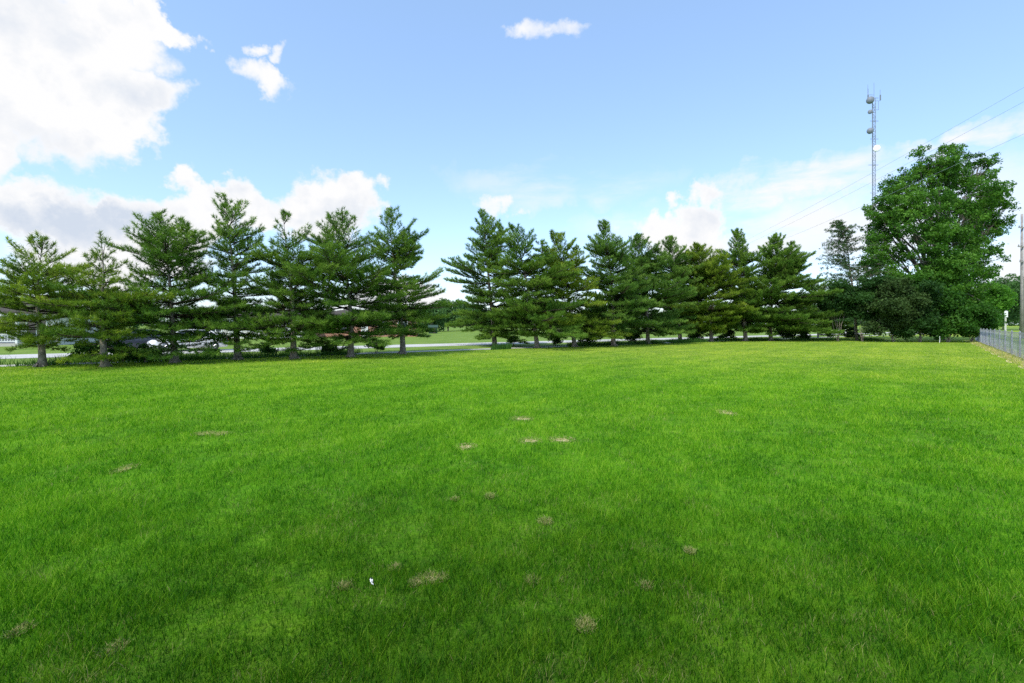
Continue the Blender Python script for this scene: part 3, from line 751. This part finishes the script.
# ------------------------------------------------------------------ cars
def car(loc, rz, paint, label, group='vehicles on the road beyond the pines'):
    c = empty('car', loc, rz); tag(c, label, 'car', group)
    # stations along x (rear -> front): x, half width at waist, belt z, bottom z
    st = [(-2.25,.70,.78,.42),(-2.18,.82,.93,.28),(-1.9,.88,.98,.24),(-1.2,.90,.98,.22),(0,.91,.95,.22),(1.0,.90,.93,.22),(1.7,.86,.84,.24),(2.1,.78,.74,.28),(2.25,.62,.62,.40)]
    b = MB(); vs = []; ring = 8
    for x, w, bz, z0 in st:
        vs += [(x,-w*.92,z0),(x,-w,z0+.22),(x,-w,bz-.18),(x,-w*.90,bz),(x,w*.90,bz),(x,w,bz-.18),(x,w,z0+.22),(x,w*.92,z0)]
    fs = []
    for i in range(len(st)-1):
        for k in range(ring):
            fs.append((i*ring+k, i*ring+(k+1)%ring, (i+1)*ring+(k+1)%ring, (i+1)*ring+k))
    fs.append(tuple(range(ring))); e = (len(st)-1)*ring; fs.append(tuple(e+k for k in range(ring))[::-1])
    b.poly(vs, [f[::-1] for f in fs]); b.build('body', paint, c, True)
    gs = [(-1.75,.76,.985,.985),(-1.15,.70,.975,1.40),(-.2,.68,.965,1.45),(.45,.68,.95,1.40),(1.25,.76,.935,.94)]
    gl = MB(); vs = []; fs = []
    for x, w, z0, z1 in gs: vs += [(x,-.80,z0-.03),(x,-w*.9,z1-.02),(x,w*.9,z1-.02),(x,.80,z0-.03)]
    for i in range(len(gs)-1):
        for k in range(3): fs.append((i*4+k, (i+1)*4+k, (i+1)*4+k+1, i*4+k+1))
    gl.poly(vs, fs).build('window', M['glass'], c)
    rf = MB()
    vs = []
    for x, w, z0, z1 in gs[1:4]: vs += [(x,-w*.92,z1-.03),(x,-w*.86,z1+.012),(x,w*.86,z1+.012),(x,w*.92,z1-.03)]
    rf.poly(vs, [(i*4+k, (i+1)*4+k, (i+1)*4+k+1, i*4+k+1) for i in range(2) for k in range(3)]+[(0,1,2,3),(8,9,10,11)])
    for sy in (-1, 1):   # pillars
        for a, bb in ((0,1),(1,1),(2,2),(4,3)):
            p = gs[a]; q = gs[bb]
            rf.tube([(p[0], sy*.805, p[2]-.02), (q[0], sy*q[1]*.915, q[3]-.02)], .035, 4)
    rf.build('roof', paint, c, True)
    for x in (-1.35, 1.38):
        for sy in (-1, 1):
            wv = MB(); y = sy*.80
            wv.tube([(x,y-sy*.10,.33),(x,y-sy*.08,.33),(x,y+sy*.08,.33),(x,y+sy*.11,.33)], [.29,.33,.33,.29], 20)
            w = wv.build('wheel', M['rubber'], c, True)
            rm = MB().tube([(x,y+sy*.112,.33),(x,y+sy*.122,.33)], [.21,.19], 16)
            for k in range(5):
                a = k*1.2566; rm.tube([(x,y+sy*.125,.33),(x+.18*math.cos(a),y+sy*.125,.33+.18*math.sin(a))], .022, 4)
            rm.build('rim', M['rim'], w)
    for sy in (-1, 1):
        MB().box((-2.2, sy*.62, .80), (.10,.30,.16)).build('tail_lamp', M['lampred'], c)
        MB().box((2.12, sy*.56, .62), (.20,.30,.14)).build('headlight', M['lampclr'], c)
        MB().box((.75, sy*.97, 1.0), (.12,.16,.12)).build('mirror', paint, c)
    return c
def roadpt(px, off):
    t = (px-512)/F; Q = RP+Nn*off   # Q + D s with X/Y = t
    s_ = (t*Q.y-Q.x)/(D.x-t*D.y); return Q+D*s_+Vector((0,0,.012))
ang = math.atan2(D.y, D.x)
car(roadpt(189, 1.2), ang+math.pi, M['carwhite'], 'white sedan on the road behind the third pine')
car(roadpt(147, 1.5)+Nn*1.2, ang, M['cardark'], 'dark car behind the low boughs of the second pine')

# ------------------------------------------------------------------ houses
def house(loc, rz, W, Dp, Hh, wallm, label, porch=False, garage=False, roofh=1.25):
    h = empty('house', loc, rz); tag(h, label, 'house', 'houses across the road')
    MB().box((0,0,Hh/2), (W,Dp,Hh)).build('wall', wallm, h)
    o = .5; x, y = W/2+o, Dp/2+o; rx = W/2-Dp/2
    r = MB().poly([(-x,-y,Hh+.002),(x,-y,Hh+.002),(x,y,Hh+.002),(-x,y,Hh+.002),(-x,-y,Hh+.18),(x,-y,Hh+.18),(x,y,Hh+.18),(-x,y,Hh+.18),(-rx,0,Hh+roofh),(rx,0,Hh+roofh)],
        [(3,2,1,0),(0,1,5,4),(1,2,6,5),(2,3,7,6),(3,0,4,7),(4,5,9,8),(5,6,9),(6,7,8,9),(7,4,8)]).build('roof', M['shingle'], h)
    MB().box((W*.2,.6,Hh+roofh-.1), (.7,.5,1.4)).build('chimney', M['brick'], r)
    for wx in (-W*.36, -W*.17, W*.17, W*.36):
        if garage and wx == W*.36: continue
        f = MB()
        for a, b, c_, d_ in ((-.7,1.5,.08,1.3),(.7,1.5,.08,1.3),(0,1.5,.08,1.3)): f.box((wx+a,-Dp/2-.03,b), (c_,.08,d_))
        f.box((wx,-Dp/2-.04,.85), (1.56,.12,.1)).box((wx,-Dp/2-.04,2.15), (1.56,.12,.1))
        fo = f.build('window', M['white'], h)
        MB().box((wx,-Dp/2-.012,1.5), (1.36,.03,1.2)).build('pane', M['glass'], fo)
    if garage:
        g_ = MB().box((W*.36,-Dp/2-.03,1.1), (2.6,.08,2.15))
        for k in range(4): g_.box((W*.36,-Dp/2-.08,.3+k*.52), (2.4,.02,.4))
        g_.build('garage_door', M['white'], h)
    dr = MB().box((0,-Dp/2-.03,1.05), (.95,.08,2.1)).box((0,-Dp/2-.08,1.5), (.6,.02,.7)).box((0,-Dp/2-.08,.5), (.6,.02,.6)).build('door', M['white'], h)
    MB().tube([(.36,-Dp/2-.07,1.0),(.36,-Dp/2-.14,1.0)], .035, 6).build('handle', M['rim'], dr)
    if porch:
        MB().box((0,-Dp/2-1.1,.12), (W*.7,2.1,.24)).build('porch_floor', M['walk'], h)
        MB().box((0,-Dp/2-1.1,Hh-.12), (W*.72,2.2,.2)).build('porch_beam', M['white'], h)
        for k in range(5): MB().box((-W*.34+k*W*.17,-Dp/2-2.05,(Hh)/2), (.16,.16,Hh-.48)).build('porch_post', M['white'], h)
        for s0 in (-1, 1):
            rl = MB()
            rl.box((s0*W*.21,-Dp/2-2.05,1.0), (W*.26,.06,.07)).box((s0*W*.21,-Dp/2-2.05,.4), (W*.26,.06,.06))
            for k in range(16): rl.box((s0*W*.21-W*.125+k*W*.0166,-Dp/2-2.05,.7), (.035,.035,.56))
            rl.build('railing', M['white'], h)
        pass
    return h
house(pt(10, 44), ang-.35, 11, 7, 2.7, M['siding'], 'pale house with a white porch behind the leftmost pine', porch=True)
house(pt(368, 74), ang-.45, 15, 8, 2.8, M['brick'], 'low red brick house behind the sixth and seventh pines')
house(pt(262, 66), ang-.4, 12, 8, 2.7, M['siding'], 'pale low house behind the fourth and fifth pines', garage=True)
# green shed near the gap
SHD = pt(433, 96); s_ = empty('shed', SHD, .2); tag(s_, 'small dark green shed far across the road, in the gap between pines', 'shed')
s_.scale = (.65,.65,.8)
MB().box((0,0,.75), (2.6,2.2,1.5)).build('wall', M['shed'], s_)
MB().poly([(-1.5,-1.3,1.502),(1.5,-1.3,1.502),(1.5,1.3,1.502),(-1.5,1.3,1.502),(-1.5,0,2.1),(1.5,0,2.1)], [(3,2,1,0),(0,1,5,4),(2,3,4,5),(1,2,5),(3,0,4)]).build('roof', M['shed'], s_)
MB().box((.3,-1.13,.68), (.8,.05,1.3)).build('door', M['shingle'], s_)

# white posts in the right gap, stake and small sign
for k, (px, lab) in enumerate(((839,'left white post in the gap right of the pine row'),(845.5,'right white post in the gap right of the pine row'))):
    Yp = 88; b = pt(px, Yp)
    p_ = MB().box((b.x,b.y,.85), (.18,.18,1.7)).box((b.x,b.y,1.72), (.24,.24,.06)).poly([(b.x-.12,b.y-.12,1.75),(b.x+.12,b.y-.12,1.75),(b.x+.12,b.y+.12,1.75),(b.x-.12,b.y+.12,1.75),(b.x,b.y,1.85)], [(0,1,4),(1,2,4),(2,3,4),(3,0,4)])
    tag(p_.build('gate_post', M['white']), lab, 'post', 'white posts beyond the road')
b = pt(939.5, 46.5)
st = MB().tube([(b.x,b.y,-.02),(b.x+.03,b.y,.30),(b.x+.02,b.y,.62)], [.022,.02,.018], 7).tube([(b.x+.02,b.y,.62),(b.x+.02,b.y,.66)], [.03,.022], 7).build('marker_stake', M['white'])
tag(st, 'short thin white stake at the back edge of the lawn before the thicket', 'stake')
b = pt(1005.5, 70); t_ = empty('marker_post', b); tag(t_, 'pale marker post with a small plate beyond the fence', 'post')
MB().box((0,0,1.9), (.14,.14,3.8)).build('post', M['siding'], t_)
MB().box((0,-.09,3.3), (.5,.04,.9)).build('plate', M['white'], t_)

# litter in the grass
b = pt(371.5, gy(585)); lit = empty('paper_scrap', (b.x, b.y, .0), .4); lit.scale = (.62,.62,.62); tag(lit, 'small crumpled white scrap of paper lying in the near grass', 'litter')
vs = []; nx, ny = 5, 7; rr = random.Random(4)
for j in range(ny):
    for i in range(nx):
        vs.append(((i-2)*(.0035+.0007*j)+rr.gauss(0,.002)+(.012 if j<3 else 0)*(3-j)*.4, (j-3)*.006, .012+.0075*(j)+rr.gauss(0,.003)+.005*math.sin(i*1.7)))
MB().poly(vs, [(j*nx+i, j*nx+i+1, (j+1)*nx+i+1, (j+1)*nx+i) for j in range(ny-1) for i in range(nx-1)]).build('sheet', M['paper'], lit)
MB().box((0,.022,.066), (.028,.008,.008)).build('dark_edge', M['blackp'], lit)

# ------------------------------------------------------------------ light and sky
SUN_EL = 52; SUN_AZ = -148         # azimuth from +Y towards +X
sd = Vector((math.sin(rad(SUN_AZ))*math.cos(rad(SUN_EL)), math.cos(rad(SUN_AZ))*math.cos(rad(SUN_EL)), math.sin(rad(SUN_EL))))
sun = bpy.data.lights.new('sun', 'SUN'); sun.energy = 4.0; sun.angle = rad(.53); sun.color = (1, .955, .88)
so = bpy.data.objects.new('sun', sun); so.rotation_euler = (-sd).to_track_quat('-Z', 'Y').to_euler(); so.location = sd*50; link(so)

w = bpy.data.worlds.new("World"); sc.world = w; w.use_nodes = True; nt = w.node_tree; nt.nodes.clear()
out = N(nt, 'ShaderNodeOutputWorld'); bg = N(nt, 'ShaderNodeBackground'); bg.inputs[1].default_value = .15
sky = N(nt, 'ShaderNodeTexSky', sky_type='NISHITA'); sky.sun_disc = False; sky.sun_elevation = rad(SUN_EL); sky.sun_rotation = rad(SUN_AZ)
sky.air_density = 1.0; sky.dust_density = 1.0; sky.ozone_density = 2.2
tc = N(nt, 'ShaderNodeTexCoord').outputs['Generated']
sx = N(nt, 'ShaderNodeSeparateXYZ'); nt.links.new(tc, sx.inputs[0])
m_ = lambda op, a, b=None, c=None, clamp=False: mth(nt, op, a, b, c, clamp)
w1 = N(nt, 'ShaderNodeTexNoise'); w1.inputs['Scale'].default_value = 7; w1.inputs['Detail'].default_value = 6; w1.inputs['Roughness'].default_value = .6
nt.links.new(tc, w1.inputs['Vector']); ws = N(nt, 'ShaderNodeSeparateColor'); nt.links.new(w1.outputs['Color'], ws.inputs[0])
az0 = m_('ARCTAN2', sx.outputs[0], sx.outputs[1]); el0 = m_('ARCSINE', sx.outputs[2])
az = m_('ADD', az0, m_('MULTIPLY', m_('SUBTRACT', ws.outputs[0], .5), .30)); el = m_('ADD', el0, m_('MULTIPLY', m_('SUBTRACT', ws.outputs[1], .5), .22))
# cloud texture: domain-warped noise on the direction vector
nA = noise(nt, 9.0, 8, tc, .58); nB = noise(nt, 3.2, 5, tc, .5); 
mp = N(nt, 'ShaderNodeMapping'); nt.links.new(tc, mp.inputs[0]); mp.inputs['Location'].default_value = (.0, 0, -.035); nA2 = noise(nt, 9.0, 8, mp.outputs[0], .58)
def ang_of(px, py):
    x = (px-512)/F; z = (HZ-py)/F; return math.atan2(x, 1), math.asin(z/math.sqrt(1+x*x+z*z))
def blob(px, py, rxp, ryp, tilt=0, amp=1.0):
    a0, e0 = ang_of(px, py); a1, _ = ang_of(px+rxp*.5, py); a2, _ = ang_of(px-rxp*.5, py); _, e1 = ang_of(px, py-ryp*.5); _, e2 = ang_of(px, py+ryp*.5)
    ra = abs(a1-a2); re = abs(e1-e2)
    da = m_('SUBTRACT', az, a0); de = m_('SUBTRACT', el, e0)
    if tilt:
        c_, s_ = math.cos(tilt), math.sin(tilt)
        da, de = m_('ADD', m_('MULTIPLY', da, c_), m_('MULTIPLY', de, s_)), m_('SUBTRACT', m_('MULTIPLY', de, c_), m_('MULTIPLY', da, s_))
    q = m_('ADD', m_('POWER', m_('ABSOLUTE', m_('DIVIDE', da, ra)), 2), m_('POWER', m_('ABSOLUTE', m_('DIVIDE', de, re)), 2))
    return m_('MULTIPLY', m_('SUBTRACT', 1.0, q, None, True), amp)
def union(bs):
    r = bs[0]
    for b_ in bs[1:]: r = m_('MAXIMUM', r, b_)
    return r
cum = union([blob(*q) for q in ((20,70,120,95),(60,20,150,60),(120,90,85,45),(90,130,90,60),(155,15,45,28),(30,205,110,42),(90,225,95,35),
      (150,225,80,35),(205,205,45,32),(250,200,40,30),(320,205,68,40),(345,195,45,28),(242,66,34,24,-.3,.60),(266,76,44,24,-.4,.74),(534,24,30,22,.15,.52),(550,15,30,20,.15,.58),
      (702,222,36,32),(662,240,45,26),(690,248,70,24),(500,214,24,13,0,.7),(250,34,20,15,0,.5),(278,48,22,14,0,.5),(410,300,90,30),(120,260,140,30),(-60,120,110,140))])
den = m_('ADD', m_('SUBTRACT', m_('MULTIPLY', cum, 1.95), .38), m_('MULTIPLY', m_('SUBTRACT', m_('ADD', m_('MULTIPLY', nA, .75), m_('MULTIPLY', nB, .25)), .5), 2.4))
den = m_('SMOOTH_MIN', den, 1.6, .1)
mask_c = m_('SMOOTHSTEP', .35, .72, den) if False else None
mr = N(nt, 'ShaderNodeMapRange', interpolation_type='SMOOTHSTEP'); nt.links.new(den, mr.inputs[0]); mr.inputs[1].default_value = .0; mr.inputs[2].default_value = .95
mask = m_('MULTIPLY', mr.outputs[0], m_('MULTIPLY', cum, 4.0, None, True))
# thin high cloud
mp2 = N(nt, 'ShaderNodeMapping'); nt.links.new(tc, mp2.inputs[0]); mp2.inputs['Scale'].default_value = (1.2, 1.2, 5.5); mp2.inputs['Rotation'].default_value = (0, rad(-14), 0)
nC = noise(nt, 2.6, 6, mp2.outputs[0], .6)
thin_ = union([blob(*q) for q in ((800,185,120,24,.12,1.2),(970,130,90,26,.15,1.2),(780,240,260,50,0,1.0),(1000,200,160,60,0,.7),(560,190,130,30,0,.6),(1010,270,90,60,0,1.0),(870,250,120,40,0,1.0))])
mr2 = N(nt, 'ShaderNodeMapRange', interpolation_type='SMOOTHSTEP'); nt.links.new(nC, mr2.inputs[0]); mr2.inputs[1].default_value = .34; mr2.inputs[2].default_value = .58
maskT = m_('MULTIPLY', m_('MULTIPLY', mr2.outputs[0], thin_), 1.0, None, True)
# horizon haze comes from the sky texture; clouds: lit tops, greyer thick bodies
dif = m_('MULTIPLY', m_('SUBTRACT', nA, nA2), 2.6)
grey = union([blob(*q) for q in ((30,150,130,50,0,.8),(60,222,105,30,0,1.7),(15,235,80,34,0,1.6),(120,232,60,20,0,1.2),(-40,160,90,80,0,.8),(330,215,60,20,0,.35),(690,246,30,8,0,.1))])
thick = N(nt, 'ShaderNodeMapRange', interpolation_type='SMOOTHSTEP'); nt.links.new(den, thick.inputs[0]); thick.inputs[1].default_value = .55; thick.inputs[2].default_value = 1.35
shade = m_('ADD', m_('ADD', .02, m_('MULTIPLY', grey, .60)), m_('SUBTRACT', m_('MULTIPLY', m_('SUBTRACT', nB, .52), 1.5), dif), None, True)
shade = m_('MULTIPLY', shade, m_('ADD', m_('MULTIPLY', thick.outputs[0], .85), .15))
cc = mixc(nt, shade, (6.65, 6.65, 6.7), (4.4, 4.9, 5.7))
skyc = mixc(nt, 1.0, sky.outputs[0], (2.0, 2.0, 2.15), 'MULTIPLY')
skyc = mixc(nt, .35, skyc, (3.15, 4.95, 6.9))     # thin even veil of high haze
c1 = mixc(nt, maskT, skyc, (6.5, 6.6, 6.8)); c2 = mixc(nt, mask, c1, cc)
nt.links.new(c2, bg.inputs[0]); nt.links.new(bg.outputs[0], out.inputs[0])
w.cycles.sampling_method = 'MANUAL'; w.cycles.sample_map_resolution = 512

# ------------------------------------------------------------------ render settings
sc.render.engine = 'CYCLES'; sc.view_settings.view_transform = 'Standard'; sc.view_settings.look = 'None'; sc.view_settings.exposure = 0; sc.view_settings.gamma = 1
sc.cycles.max_bounces = 6; sc.cycles.diffuse_bounces = 4; sc.cycles.transmission_bounces = 3; sc.cycles.use_denoising = False
sc.cycles.sample_clamp_indirect = 4
